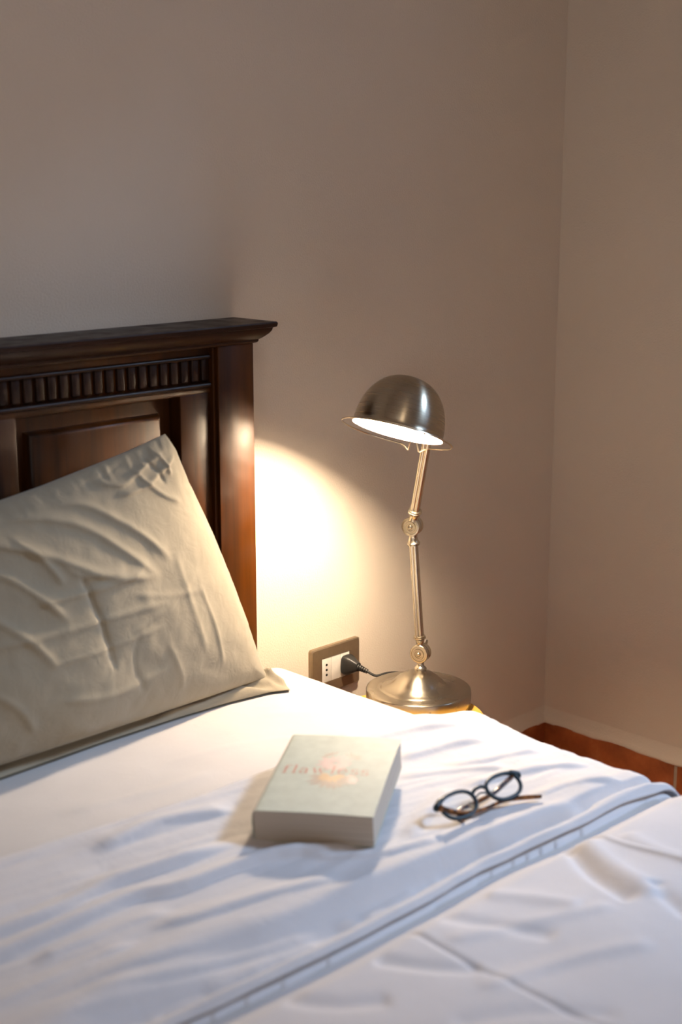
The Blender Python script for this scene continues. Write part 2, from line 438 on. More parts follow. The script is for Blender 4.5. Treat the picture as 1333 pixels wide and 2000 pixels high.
def left_fix(a, r, P, D):
    """true quarter round at the low end"""
    n = 12; p2, d2 = [], []
    for k in range(n): th = PI / 2 * (n - k) / n; p2.append(a + r - r * math.sin(th)); d2.append(r * (1 - math.cos(th)))
    return np.array(p2), np.array(d2)
def axis2(a, c, r, da, dc, top):
    pa, dpa, pc, dpc = [], [], [], []
    if da > 0:
        for z in np.linspace(da, 0, 10)[:-1]: pa.append(a); dpa.append(r + z)
        q, w = left_fix(a, r, None, None); pa += list(q); dpa += list(w)
    if dc > 0:
        for k in range(1, 13): th = PI / 2 * k / 12; pc.append(c - r + r * math.sin(th)); dpc.append(r * (1 - math.cos(th)))
        for z in np.linspace(0, dc, 26)[1:]: pc.append(c); dpc.append(r + z)
    return np.array(pa + list(top) + pc), np.array(dpa + [0] * len(top) + dpc)
# --- bottom sheet
ZS = .545
def sheet_z(X, Y):
    Z = np.full(X.shape, ZS)
    Z += .0012 * vnoise(X * 3 + 5, Y * 7, 4) + .0005 * vnoise(X * 18, Y * 26, 5)
    Z += ridge(X, Y, [(1.00, -.37), (1.15, -.40), (1.27, -.41)], .0022, .012)
    Z += ridge(X, Y, [(1.20, -.33), (1.36, -.36), (1.46, -.42)], .0015, .010)
    Z += ridge(X, Y, [(1.45, -.28), (1.53, -.34), (1.60, -.44)], .0016, .012)
    Z += ridge(X, Y, [(.83, -.36), (.90, -.37)], .002, .006)
    return Z
px, dx = axis2(XE0, XE1, .045, .22, .22, np.concatenate([np.linspace(XE0 + .045, .75, 30)[:-1], np.linspace(.75, XE1 - .045, 170)]))
py, dy = axis2(-2.065, -.093, .045, .22, .12, np.concatenate([np.linspace(-2.02, -.62, 20)[:-1], np.linspace(-.62, -.138, 110)]))
X, Y = np.meshgrid(px, py); DX, DY = np.meshgrid(dx, dy)
Z = sheet_z(X, Y) - DX - DY
tag(grid_mesh('fitted_sheet', X, Y, np.maximum(Z, .30), M_SHEET), 'smooth white bottom sheet stretched over the mattress in front of the pillows', 'sheet')

# --- lines that shape the turned-down band
def curve(xs, ys):
    xs, ys = np.array(xs), np.array(ys)
    def f_(x_):
        # smooth interpolation
        acc = 0
        for o_ in (-.03, -.015, 0, .015, .03): acc = acc + np.interp(x_ + o_, xs, ys)
        return acc / 5
    return f_
y_nose = curve([0, .845, .99, 1.103, 1.236, 1.344, 1.455, 1.553, 1.61, 1.70], [-.46, -.487, -.500, -.518, -.523, -.516, -.500, -.506, -.530, -.56])
y_crest = curve([0, .709, .814, .928, .975, 1.062, 1.154, 1.301, 1.396, 1.5, 1.7], [-.84, -.815, -.792, -.786, -.808, -.816, -.838, -.848, -.856, -.866, -.875])
y_hem = curve([0, .795, .832, .948, 1.018, 1.114, 1.166, 1.298, 1.439, 1.55, 1.669, 1.75], [-.885, -.893, -.898, -.905, -.908, -.908, -.908, -.903, -.919, -.919, -.924, -.93])
def sstep(t): t = np.clip(t, 0, 1); return t * t * (3 - 2 * t)
def band_base(X, Y):
    yn, yc, yh = y_nose(X), y_crest(X), y_hem(X)
    t = np.clip((yn - Y) / (yn - yc), 0, 1)                      # 0 at the fold, 1 at the crest
    Z = .584 - .005 * sstep((X - 1.38) / .12) - .010 * sstep((X - 1.55) / .11) - .013 * sstep(t / .42) - .002 * t + .003 * np.exp(-((t - 1) / .09) ** 2)
    v0 = yh + .030                                                # valley floor
    u = np.clip((yc - Y) / (yc - v0), 0, 1)
    Z = Z - .030 * sstep(u) * (1 - .35 * sstep((X - 1.30) / .25))
    Z = Z + .015 * sstep((v0 - Y) / .024)
    Z = Z + .0065 * np.exp(-((Y - (yh + .014)) / .011) ** 2)
    return Z
BAND_R = [
    ([(.60, -.625), (.753, -.634), (.842, -.636), (.915, -.63), (.98, -.64), (1.10, -.653)], .0062, .017, .010),
    ([(.60, -.668), (.728, -.676), (.828, -.676), (.909, -.675), (.967, -.694), (1.10, -.715), (1.22, -.80)], .0066, .017, .010),
    ([(.93, -.558), (.973, -.556), (1.047, -.554), (1.15, -.590)], .0040, .016, .009),
    ([(.70, -.59), (.80, -.585), (.93, -.592)], .0018, .014, .010),
    ([(.875, -.739), (.928, -.759), (.99, -.772), (1.049, -.789), (1.13, -.815)], .0032, .014, .009),
    ([(.74, -.715), (.84, -.715), (.93, -.728)], .0026, .014, .009),
    ([(.62, -.755), (.75, -.752), (.86, -.752)], .0024, .014, .010),
    ([(1.12, -.735), (1.19, -.80), (1.29, -.83)], .0030, .012, .008),
    ([(1.25, -.80), (1.33, -.765), (1.42, -.735)], .0030, .014, .009),
    ([(1.465, -.679), (1.541, -.702), (1.638, -.722)], .0034, .014, .009),
    ([(1.426, -.74), (1.554, -.768), (1.648, -.809)], .0036, .014, .009),
    ([(1.47, -.832), (1.552, -.842), (1.625, -.878)], .0034, .012, .008),
    ([(1.31, -.862), (1.38, -.868), (1.45, -.872), (1.52, -.886)], .0050, .011, .008),
    ([(1.43, -.615), (1.517, -.623), (1.603, -.652)], .0034, .016, .010),
    ([(1.44, -.545), (1.53, -.56), (1.62, -.595)], .0028, .014, .009),
    ([(1.38, -.66), (1.48, -.70), (1.54, -.75)], .0022, .012, .008),
    ([(1.50, -.90), (1.59, -.905), (1.66, -.915)], .0030, .009, .007),
    ([(1.05, -.865), (1.12, -.872), (1.20, -.868)], .0025, .010, .007),
    ([(.86, -.855), (.95, -.862), (1.03, -.868)], .0016, .012, .008),
]
def band_z(X, Y):
    Z = band_base(X, Y)
    for pts, h, w, w2 in BAND_R: Z = Z + ridge(X, Y, pts, h * 1.8, w, w2 * .85)
    ph = Y * 62 + X * 9 + 1.5 * vnoise(X * 4, Y * 3, 21)
    Z = Z + .0017 * vnoise(X * 5, ph, 9) + .0010 * vnoise(X * 11 + Y * 9, ph * 1.7, 19) + .0005 * vnoise(X * 24 + 3, Y * 60, 10)
    # little puckers along the stitched hem
    yh = y_hem(X)
    Z = Z + .0011 * vnoise(X * 75, Y * 14, 12) * np.exp(-((Y - (yh + .03)) / .014) ** 2)
    return Z
XB0, XB1, RB = .105, 1.706, .055
top_x = np.concatenate([np.linspace(XB0 + RB, .62, 40)[:-1], np.linspace(.62, XB1 - RB, 330)])
px, dx = axis2(XB0, XB1, RB, .26, .26, top_x)
rows = []
nose = 10
tt = np.linspace(0, 1, 190)
side = lambda Z_, DX_: Z_ - DX_
Xl, Yl, Zl = [], [], []
hang = np.clip(dx - RB, 0, None)                                  # how far down the side
for k in range(nose):                                             # tucked underside, then the rounded fold
    if k < 3:
        y = y_nose(px) - .075 + k * .022; z = np.full(px.shape, .5515)
    else:
        ph = -PI / 2 + PI * (k - 3) / (nose - 4) * .95
        y = y_nose(px) - .014 + .014 * np.cos(ph); z = .5515 + (band_z(px, y_nose(px) - .014) - .5515) * (.5 + .5 * np.sin(ph))
    Xl.append(px.copy()); Yl.append(y); Zl.append(z - dx)
for t in tt[1:]:
    yn, yh = y_nose(px) - .014, y_hem(px)
    y = yn + (yh - yn) * t + .0006 * vnoise(px * 30, px * 0, 31) * (t > .98)
    z = band_z(px, y)
    if t > .985: z = z - .0015
    Xl.append(px.copy()); Yl.append(y); Zl.append(z - dx)
X, Y, Z = np.array(Xl), np.array(Yl), np.array(Zl)
# soft vertical folds in the hanging side
H = np.tile(hang, (X.shape[0], 1)); X = X + np.where(px > 1, 1, -1) * np.clip(H / .2, 0, 1) * (.006 + .010 * vnoise(Y * 11, Z * 3, 40))
band = grid_mesh('top_sheet', X, Y, Z, M_BAND, thick=.0035)
tag(band, 'white top sheet turned down in a wide creased band, under the book and eyeglasses', 'sheet')
# double hem lying on the band's free edge, and its stitching
Xl, Yl, Zl = [], [], []
# --- duvet / cover below
def duvet_z(X, Y):
    yh = y_hem(X)
    under = band_base(X, np.maximum(Y, yh)) - .0085
    t = yh - Y
    out = .5440 + .0225 * sstep((t - .002) / .055) + .006 * sstep((t - .05) / .2)
    out = out + .0060 * vnoise(X * 6.2 + 2, Y * 5.4, 51) * sstep(t / .08) + .0026 * vnoise(X * 13 + Y * 8, Y * 11 + 4, 52) * sstep(t / .05)
    Z = np.where(Y > yh + .001, under, out)
    g = sstep(t / .02)
    R_ = [([(1.40, -.938), (1.365, -.99), (1.338, -1.04), (1.315, -1.10)], -.0085, .016, .009),
          ([(1.425, -.945), (1.395, -1.0), (1.368, -1.06), (1.35, -1.12)], .0060, .015, .018),
          ([(1.375, -1.085), (1.352, -1.12), (1.33, -1.17)], -.006, .013, .010),
          ([(1.47, -.98), (1.455, -1.04), (1.45, -1.12)], .004, .016, .016),
          ([(1.02, -.955), (1.05, -1.01), (1.09, -1.06)], -.0045, .014, .010),
          ([(1.22, -.95), (1.25, -1.00), (1.27, -1.06)], .004, .016, .014),
          ([(1.14, -.945), (1.17, -1.01), (1.20, -1.08)], -.004, .013, .013),
          ([(.90, -.94), (.93, -.99), (.98, -1.03)], -.004, .014, .012),
          ([(1.10, -.99), (1.20, -1.035), (1.30, -1.09)], .003, .014, .012),
          ([(1.05, -1.08), (1.16, -1.11), (1.26, -1.17)], .0035, .015, .012),
          ([(.98, -1.10), (1.06, -1.15), (1.12, -1.22)], -.003, .014, .012),
          # stitched seams
          ([(1.405, -.925), (1.443, -.95), (1.441, -.993), (1.444, -1.085), (1.44, -1.25)], .0034, .0035, .0035),
          ([(1.10, -.92), (1.093, -.973), (1.089, -1.059), (1.087, -1.139), (1.091, -1.25)], -.0030, .004, .004)]
    for pts, h, w, w2 in R_: Z = Z + g * ridge(X, Y, pts, h, w, w2, .12)
    return Z
px, dx = axis2(XB0 + .008, XB1 - .006, RB, .24, .24, top_x[1:-1])
yv = np.concatenate([np.linspace(-2.05, -1.32, 50)[:-1], np.linspace(-1.32, -.56, 260)])
py, dy = axis2(-2.125, -.56, .07, .24, 0, yv)
X, Y = np.meshgrid(px, py); DX, DY = np.meshgrid(dx, dy)
Z = duvet_z(X, Y) - DX - DY
H = np.clip(DX - RB, 0, None); X = X + np.where(X > 1, 1, -1) * np.clip(H / .2, 0, 1) * (.002 + .009 * vnoise(Y * 9, Z * 3, 41))
tag(grid_mesh('duvet', X, Y, Z, M_DUVET, thick=.003), 'white padded duvet covering the foot of the bed below the turned-down band', 'duvet')

# ------------------------------------------------------------------ pillows
PR = [  # creases on the pillow's face in (x, z)
    ([(1.02, .945), (1.093, .936), (1.181, .93), (1.233, .903), (1.289, .862), (1.34, .81)], .0050, .010, .008),
    ([(.98, .925), (1.05, .925), (1.131, .915), (1.188, .892), (1.247, .846), (1.309, .794)], .0050, .011, .008),
    ([(.95, .915), (1.012, .901), (1.102, .871), (1.189, .827), (1.254, .811), (1.31, .80)], .0065, .012, .008),
    ([(1.056, .903), (1.098, .865), (1.126, .82)], .0045, .007, .006),
    ([(1.06, .80), (1.08, .806), (1.157, .807), (1.238, .814), (1.29, .832)], .0045, .009, .007),
    ([(1.15, .84), (1.154, .829), (1.172, .775), (1.186, .727), (1.2, .67)], -.0060, .006, .005),
    ([(.95, .760), (.997, .758), (1.108, .758), (1.228, .762), (1.336, .76)], .0030, .008, .007),
    ([(.96, .88), (1.004, .866), (1.056, .836), (1.128, .767)], .0050, .009, .007),
    ([(.93, .83), (1.00, .80), (1.06, .75), (1.10, .70)], .0045, .010, .008),
    ([(1.22, .955), (1.27, .945), (1.32, .962), (1.38, .985)], .0060, .007, .006),
    ([(1.25, .93), (1.31, .935), (1.36, .955), (1.40, .975)], .0055, .007, .006),
    ([(1.325, .975), (1.345, .955), (1.360, .93)], -.0040, .005, .007),
    ([(1.345, .99), (1.362, .97), (1.375, .94)], .0040, .005, .005),
    ([(1.30, .965), (1.318, .94), (1.350, .915), (1.385, .90)], .0040, .006, .005),
    ([(1.20, .950), (1.25, .958), (1.30, .975)], -.0040, .006, .005),
    ([(1.068, .714), (1.185, .716), (1.312, .726)], .0022, .006, .005),
    ([(1.23, .79), (1.31, .77), (1.40, .76)], .0020, .006, .006),
    ([(1.339, .835), (1.36, .746), (1.39, .65)], .0022, .010, .010),
    ([(1.20, .72), (1.30, .75), (1.40, .80)], .0018, .006, .006),
    ([(1.38, .78), (1.41, .70), (1.43, .62)], .0020, .006, .006),
    ([(1.30, .70), (1.33, .64), (1.34, .60)], .0020, .007, .006),
    ([(1.08, .66), (1.20, .64), (1.32, .66)], .0030, .012, .010),
    ([(.98, .70), (1.03, .66), (1.06, .61)], .0030, .010, .008),
    ([(1.12, .86), (1.16, .83), (1.24, .83)], .0032, .008, .006),
    ([(1.25, .73), (1.235, .68), (1.26, .62)], -.0025, .006, .006),
]
def make_pillow():
    NS, NT = 230, 170
    s = np.linspace(0, 1, NS); t = np.linspace(0, 1, NT)
    # gather samples at the seams
    s = .5 - .5 * np.cos(PI * s) * (1 - .12 * np.sin(PI * s) ** 2); t = .5 - .5 * np.cos(PI * t)
    S, T = np.meshgrid(s, t)
    ez = [.572, .61, .678, .765, .85, .923, .976, 1.003]; ex = [1.545, 1.532, 1.514, 1.486, 1.455, 1.424, 1.406, 1.388]
    tx = [.80, .86, .95, 1.065, 1.152, 1.245, 1.314, 1.388]; tz = [.985, .955, .935, .940, .953, .971, .985, 1.003]
    zr = .572 + T * (1.003 - .572)
    xr = np.interp(zr, ez, ex); xl = .79 + .02 * np.sin(PI * T)
    X = xl + (xr - xl) * S
    ztop = np.interp(X, tx, tz); Z = .568 + T * (ztop - .568)
    yc = -.205 + .062 * T + .012 * (S < 2) * 0
    prof = (np.clip(4 * S * (1 - S), 0, 1) ** .62) * (np.clip(4 * T * (1 - T), 0, 1) ** .50)
    edge = np.minimum(np.minimum(S, 1 - S) * .72, np.minimum(T, 1 - T) * .43)         # metres from a seam
    inner = sstep(edge / .03)
    D = .074 * prof
    # tension folds running in from the corners and seams
    W = np.zeros(S.shape)
    for pts, h, w, w2 in PR: W += ridge(X, Z, pts, h * .80, w * .62, w2 * .62) + ridge(X, Z, pts, h * .35, w * 1.9, w2 * 1.9)
    W += .0040 * vnoise(X * 8 + Z * 3, Z * 10, 61) + .0011 * vnoise(X * 22 + Z * 12, Z * 30, 62) + .0006 * vnoise(X * 60, Z * 44, 63)
    puck = .0022 * vnoise(X * 120, T * 2, 64) * np.exp(-(((1 - T) * .43 - .012) / .012) ** 2) + .0014 * vnoise(Z * 100, S * 2, 65) * np.exp(-(((1 - S) * .72 - .012) / .012) ** 2)
    D2 = D + W * inner + puck
    Yf = yc - np.maximum(D2, 0)
    Yb = np.minimum(yc + .048 * prof * (1 + .1 * vnoise(X * 9, Z * 9, 66)), -.094)
    bm = bmesh.new()
    F = [[bm.verts.new((X[j, i], Yf[j, i], Z[j, i])) for i in range(NS)] for j in range(NT)]
    B = [[F[j][i] if (i in (0, NS - 1) or j in (0, NT - 1)) else bm.verts.new((X[j, i], Yb[j, i], Z[j, i])) for i in range(NS)] for j in range(NT)]
    for j in range(NT - 1):
        for i in range(NS - 1):
            bm.faces.new((F[j][i], F[j][i + 1], F[j + 1][i + 1], F[j + 1][i]))
            q = (B[j][i], B[j + 1][i], B[j + 1][i + 1], B[j][i + 1])
            if q[0] is not F[j][i] or q[2] is not F[j + 1][i + 1] or q[1] is not F[j + 1][i] or q[3] is not F[j][i + 1]:
                try: bm.faces.new(q)
                except ValueError: pass
    o = finish('pillow', bm, M_PILLOW, angle=180)
    return o
pil = make_pillow()
tag(pil, 'large creased taupe pillow leaning upright against the dark headboard', 'pillow')

# thin pillow lying flat underneath, its rumpled corner sticking out to the right
def make_flat():
    NS, NT = 260, 60
    s = np.linspace(0, 1, NS); t = np.linspace(0, 1, NT); t = .5 - .5 * np.cos(PI * t)
    S, T = np.meshgrid(s, t)
    x = .40 + S * 1.165
    yfront = np.interp(x, [.4, .95, 1.05, 1.2, 1.35, 1.45, 1.53, 1.565], [-.20, -.214, -.211, -.206, -.208, -.214, -.226, -.242])
    yback = np.interp(x, [.4, 1.45, 1.52, 1.565], [-.118, -.112, -.118, -.165])
    Y = yfront + (yback - yfront) * T
    X = x + .012 * np.sin(PI * T) * (S > .97) 
    prof = (np.clip(4 * T * (1 - T), 0, 1) ** .5) * (np.clip((1 - S) / .02, 0, 1) ** .5) * (np.clip(S / .02, 0, 1) ** .5)
    h = (.014 + .010 * sstep((X - 1.36) / .12)) * prof * (1 + .15 * vnoise(X * 8, Y * 20, 71))
    for pts, hh, w in (([(1.36, -.19), (1.44, -.186), (1.52, -.196), (1.56, -.226)], .011, .009),
                       ([(1.38, -.160), (1.47, -.150), (1.52, -.160), (1.55, -.195)], .018, .011),
                       ([(1.30, -.20), (1.40, -.207), (1.50, -.218), (1.55, -.236)], .006, .006),
                       ([(1.46, -.172), (1.50, -.180), (1.545, -.208)], -.010, .006),
                       ([(1.44, -.136), (1.50, -.134), (1.53, -.145)], .010, .008),
                       ([(1.52, -.175), (1.545, -.19), (1.555, -.215)], .008, .005),
                       ([(1.49, -.135), (1.52, -.150), (1.55, -.185)], .007, .007),
                       ([(1.0, -.195), (1.15, -.190), (1.33, -.186)], .006, .007)):
        h = h + ridge(X, Y, pts, hh, w) * np.clip(prof * 2, 0, 1)
    h = h + .001 * vnoise(X * 60, Y * 70, 72) * prof + (.0115) * vnoise(X * 26 + T * 5, T * 6 + X * 12, 73) * np.clip(prof * 1.6, 0, 1) * sstep((X - 1.36) / .10)
    base = .5485
    Xa = np.concatenate([X, X[::-1]]); Ya = np.concatenate([Y, Y[::-1]]); Za = np.concatenate([base + .001 + h, np.full(h.shape, base - .0015) + 0 * h])
    return grid_mesh('pillow', Xa, Ya, Za, M_PILLOW)
tag(make_flat(), 'flattened taupe pillow lying under the upright one, rumpled corner sticking out', 'pillow')

# ------------------------------------------------------------------ round stool beside the bed
SC = (1.868, -.243); SR = .146; SZ = .417
stool = thing('stool', 'small round golden wooden stool standing under the table lamp', 'stool', (SC[0], SC[1], 0))
bm = bmesh.new()
add_lathe(bm, [(0, -.026), (SR - .006, -.026), (SR - .001, -.022), (SR, -.013), (SR - .001, -.005), (SR - .005, 0), (0, 0)], 64, Matrix.Translation((0, 0, SZ)))
finish('seat', bm, M_STOOL, stool)
for k in range(3):
    a = k * 2 * PI / 3 + .5
    bm = bmesh.new(); add_tube(bm, [(math.cos(a) * .085, math.sin(a) * .085, SZ - .026), (math.cos(a) * .12, math.sin(a) * .12, 0.0)], [.015, .012], 16)
    finish('leg', bm, M_STOOL, stool)

# ------------------------------------------------------------------ wall socket with plug
sx, sz = 1.907, .4475
sock = thing('wall_socket', 'bronze framed wall socket with three white modules beside the headboard', 'socket', (sx, 0, sz))
bm = bmesh.new()
def frame_prism(bm, w, h, w2, h2, y0, y1, r):
    """rounded rectangular plate with a rectangular window"""
    n = 6; out = []
    for cx, cz, a0 in ((w - r, h - r, 0), (-w + r, h - r, PI / 2), (-w + r, -h + r, PI), (w - r, -h + r, 1.5 * PI)):
        for k in range(n + 1): a = a0 + PI / 2 * k / n; out.append((cx + r * math.cos(a), cz + r * math.sin(a)))
    inn = []
    for cx, cz in ((w2, h2), (-w2, h2), (-w2, -h2), (w2, -h2)):
        for k in range(n + 1): inn.append((cx, cz))
    def ringv(pts, y): return [bm.verts.new((p[0], y, p[1])) for p in pts]
    # inset chamfer
    sh = [(p[0] * (1 - .0025 / w), p[1] * (1 - .0025 / h)) for p in out]
    A, B, C_, D = ringv(out, y0), ringv(out, y1 + .002), ringv(sh, y1), ringv(inn, y1)
    E_ = ringv(inn, y0)
    N = len(out)
    for P_, Q in ((A, B), (B, C_), (C_, D), (D, E_)):
        for k in range(N):
            bm.faces.new((P_[k], P_[(k + 1) % N], Q[(k + 1) % N], Q[k]))
frame_prism(bm, .068, .0487, .0395, .0258, 0, -.0095, .006)
bmesh.ops.remove_doubles(bm, verts=bm.verts, dist=1e-6)
finish('cover_plate', bm, M_PLATE, sock, angle=30)
for k in range(3):
    x0 = -.0390 + k * .026
    bm = bmesh.new(); add_box(bm, x0 + .0003, x0 + .0257, -.0085, 0, -.0254, .0254, .0008)
    mo = finish('module', bm, M_MOD, sock)
    if k != 1:
        hb = bmesh.new()
        for q in (-1, 0, 1):
            add_lathe(hb, [(0, 0), (.0026, 0), (.0026, .0006), (0, .0006)], 14, Matrix.Translation((x0 + .013, -.0084, q * .0104)) @ Matrix.Rotation(PI / 2, 4, 'X'))
        finish('pin_holes', hb, M_HOLE, mo)
plug = thing('power_plug', 'black plug with ribbed neck in the wall socket, its cable running behind the lamp', 'plug', (1.934, -.01, .4475))
bm = bmesh.new()
# tapering body: stacked rounded rectangles along -y
secs = [(0.0, .0145, .0195, 0), (.004, .0155, .0205, 0), (.010, .0150, .0200, 0), (.018, .0115, .0165, .001), (.026, .0080, .011, .003), (.032, .0066, .0085, .004)]
rings = []
for d, hw, hh, ox in secs:
    r = []
    for k in range(24):
        a = 2 * PI * k / 24; ca, sa = math.cos(a), math.sin(a)
        e = .55
        r.append(bm.verts.new((ox + hw * math.copysign(abs(ca) ** e, ca), -d, hh * math.copysign(abs(sa) ** e, sa))))
    rings.append(r)
for a, c in zip(rings[:-1], rings[1:]):
    for k in range(24): bm.faces.new((a[k], a[(k + 1) % 24], c[(k + 1) % 24], c[k]))
bm.faces.new(rings[0][::-1]); bm.faces.new(rings[-1])
finish('plug_body', bm, M_BLACK, plug)
bm = bmesh.new()
dirv = Vector((.28, -.92, -.27)).normalized()
p0 = Vector((.004, -.030, 0))
M = axis_mat(p0, dirv)
prf = [(0, 0)]
for k in range(5): prf += [(.0068 - k * .0005, k * .0048), (.0068 - k * .0005, k * .0048 + .003), (.0048 - k * .0004, k * .0048 + .0034), (.0048 - k * .0004, k * .0048 + .0046)]
prf += [(0, .0245)]
add_lathe(bm, prf, 20, M); finish('strain_relief', bm, M_BLACK, plug, angle=50)
pe = p0 + dirv * .023
bm = bmesh.new()
pl = Vector(plug.location)
add_tube(bm, spline([pe, pe + dirv * .02, Vector((1.975, -.088, .4375)) - pl, Vector((2.01, -.098, .431)) - pl, Vector((2.045, -.135,   .4205)) - pl, Vector((2.050, -.18,   .4205)) - pl], 8), .0026, 10)
finish('cable', bm, M_BLACK, plug)

# ------------------------------------------------------------------ the table lamp
LB = Vector((1.9302, -.2103, SZ))
lamp = thing('table_lamp', 'brushed nickel desk lamp with lit dome shade and jointed arm, on a round stool', 'lamp', LB)
def L(p): return Vector(p) - LB
R0 = .1007
bm = bmesh.new()
bell = [(p.x, p.y) for p in spline([(.0735, .0272, 0), (.0700, .0290, 0), (.062, .0315, 0), (.052, .0375, 0), (.042, .0465, 0), (.031, .0545, 0), (.020, .0590, 0), (.012, .0605, 0)], 6)]
add_lathe(bm, [(0, 0), (R0 - .003, 0), (R0 - .0008, .0008), (R0, .0025), (R0, .0295), (R0 - .0008, .0320), (R0 - .003, .0332), (.078, .0334)] + [(r_, z_ + .006) for r_, z_ in bell] + [(0, .067)], 96)
finish('base', bm, M_BASE, lamp, angle=50)
bj, uj = L((1.9438, -.2023, .5151)), L((1.9214, -.1975, .7689))
arm_end = L((1.8872, -.2628, .9514))
J1, J2 = bj, uj
# stem between base and lower joint
def collar(name, p0, p1, prof, parent=lamp, n=24):
    b_ = bmesh.new(); p0, p1 = Vector(p0), Vector(p1)
    Ln = (p1 - p0).length
    add_lathe(b_, [(0, 0)] + [(r, t * Ln) for r, t in prof] + [(0, Ln)], n, axis_mat(p0, p1 - p0)); return finish(name, b_, M_NICKEL, parent, angle=40)
collar('stem', (J1.x - .002, J1.y - .002, .0655), J1 + Vector((0, 0, -.012)), [(.0118, 0), (.0122, .12), (.0112, .22), (.0075, .36), (.0066, .55), (.0078, .80), (.0092, 1.0)])
# joint discs face the viewer's left: axis of the pivots
jax = Vector((-.93, -.36, .0)).normalized()
def joint(c, wing):
    b_ = bmesh.new(); c = Vector(c)
    r = .0183; hw = .0115
    M_ = axis_mat(c, jax, (0, 0, 1))
    add_lathe(b_, [(0, -hw), (r * .93, -hw), (r, -hw + .0015), (r, -.0008), (r * .97, 0), (r, .0008), (r, hw - .0015), (r * .94, hw), (r * .80, hw + .0002), (r * .76, hw - .0012), (r * .60, hw - .0012), (r * .55, hw + .0012), (r * .42, hw + .0012), (r * .38, hw - .0008), (r * .26, hw - .0008), (r * .24, hw + .0012), (r * .16, hw + .0028), (0, hw + .0034)], 40, M_)
    o = finish('pivot_joint', b_, M_NICKEL, lamp, angle=35)
    # wing screw behind
    w_ = bmesh.new()
    add_lathe(w_, [(0, 0), (.0062, 0), (.0055, -.006), (.004, -.011), (0, -.012)], 20, axis_mat(c - jax * hw, jax, (0, 0, 1)))
    base_ = c - jax * (hw + .008)
    for sgn in (1, -1):
        d_ = Vector((.18, -.10, 1)).normalized() * sgn
        add_tube(w_, spline([base_ + d_ * .002, base_ + d_ * .010 - jax * .002, base_ + d_ * (.019 if sgn > 0 else .014) - jax * (.005)], 5), [.0042] * 3 + [.0045] * 3 + [.0045] * 2 + [.0038, .003, .0018], 12, flat=.4)
    finish('wing_screw', w_, M_NICKEL, o)
    return o
joint(J1, 1); joint(J2, 1)
d1 = (J2 - J1).normalized(); d2 = (arm_end - J2).normalized()
lower_prof = [(.0080, 0), (.0074, .28), (.0080, .50), (.0108, .70), (.0122, .74), (.0122, .82), (.0100, .86), (.0112, .90), (.0112, .96), (.0090, 1.0)]
collar('arm_collar', J1 + d1 * .014, J1 + d1 * .036, lower_prof)
collar('arm_collar', J2 - d1 * .015, J2 - d1 * .038, [(.0092, 0), (.0080, .28), (.0090, .52), (.0112, .70), (.0126, .76), (.0126, .84), (.0104, .88), (.0114, .92), (.0114, .97), (.0090, 1.0)])
collar('arm_collar', J2 + d2 * .014, J2 + d2 * .037, [(.0092, 0), (.0084, .25), (.0092, .48), (.0118, .68), (.0134, .74), (.0134, .82), (.0108, .86), (.0122, .90), (.0122, .96), (.0094, 1.0)])
def rods(name, a, c, r=.0047, sep=.0042):
    """arm of clustered parallel tubes"""
    b_ = bmesh.new(); a, c = Vector(a), Vector(c); d = (c - a).normalized()
    u = (rgt - d * rgt.dot(d)).normalized(); w = d.cross(u)
    for k in range(4):
        an = PI / 4 + k * PI / 2 - .35
        o_ = u * math.cos(an) * sep + w * math.sin(an) * sep
        add_tube(b_, [a + o_, c + o_], r, 16)
    return finish(name, b_, M_NICKEL, lamp, angle=60)
rods('lower_arm', J1 + d1 * .035, J2 - d1 * .037)
rods('upper_arm', J2 + d2 * .036, arm_end + d2 * .01, .0050, .0045)
# the shade
SN = Vector((-.3918, -.0366, -.9193)).normalized()        # direction the opening faces
SO = L((1.7996, -.2699, .9724))                             # centre of the opening
RS = .0806
shM = axis_mat(SO, -SN, (1, 0, 0))
shade = bpy.data.objects.new('lamp_shade', None)
b_ = bmesh.new()
pr_ = [(RS + .0008, -.0012), (RS + .0016, .0000), (RS + .0006, .0016)]
HD = .098
for k in range(0, 25):
    th = PI / 2 * k / 24
    rr = RS * (math.cos(th) ** .84 if k < 24 else 0); zz = .003 + (HD - .003) * math.sin(th)
    pr_.append((rr if k else RS - .0008, zz))
inner = [(max(r - .0014, 0), z - .0014) for r, z in pr_[4:]][::-1]
outer_n = len(pr_)
add_lathe(b_, pr_, 96)
me_sh = finish('lamp_shade', b_, M_DOME, lamp, angle=60); me_sh.matrix_local = shM
b_ = bmesh.new(); add_lathe(b_, inner + [(RS - .002, .002), (RS + .0002, -.0008)], 96)
o = finish('shade_lining', b_, M_ENAMEL, me_sh, angle=60); o['label'] = 'glowing white inside of the shade'
b_ = bmesh.new(); BR = .026
add_lathe(b_, [(0, -BR)] + [(BR * math.sin(PI * k / 14), -BR * math.cos(PI * k / 14)) for k in range(1, 11)] + [(.013, .026), (.013, .034), (0, .034)], 24, Matrix.Translation((0, 0, .044)))
o = finish('bulb', b_, M_BULB, me_sh); o['label'] = 'lit warm white bulb'
b_ = bmesh.new(); add_lathe(b_, [(.0, .064), (.016, .064), (.016, .078), (.012, .086), (0, .086)], 24)
finish('bulb_socket', b_, M_NICKEL, me_sh)
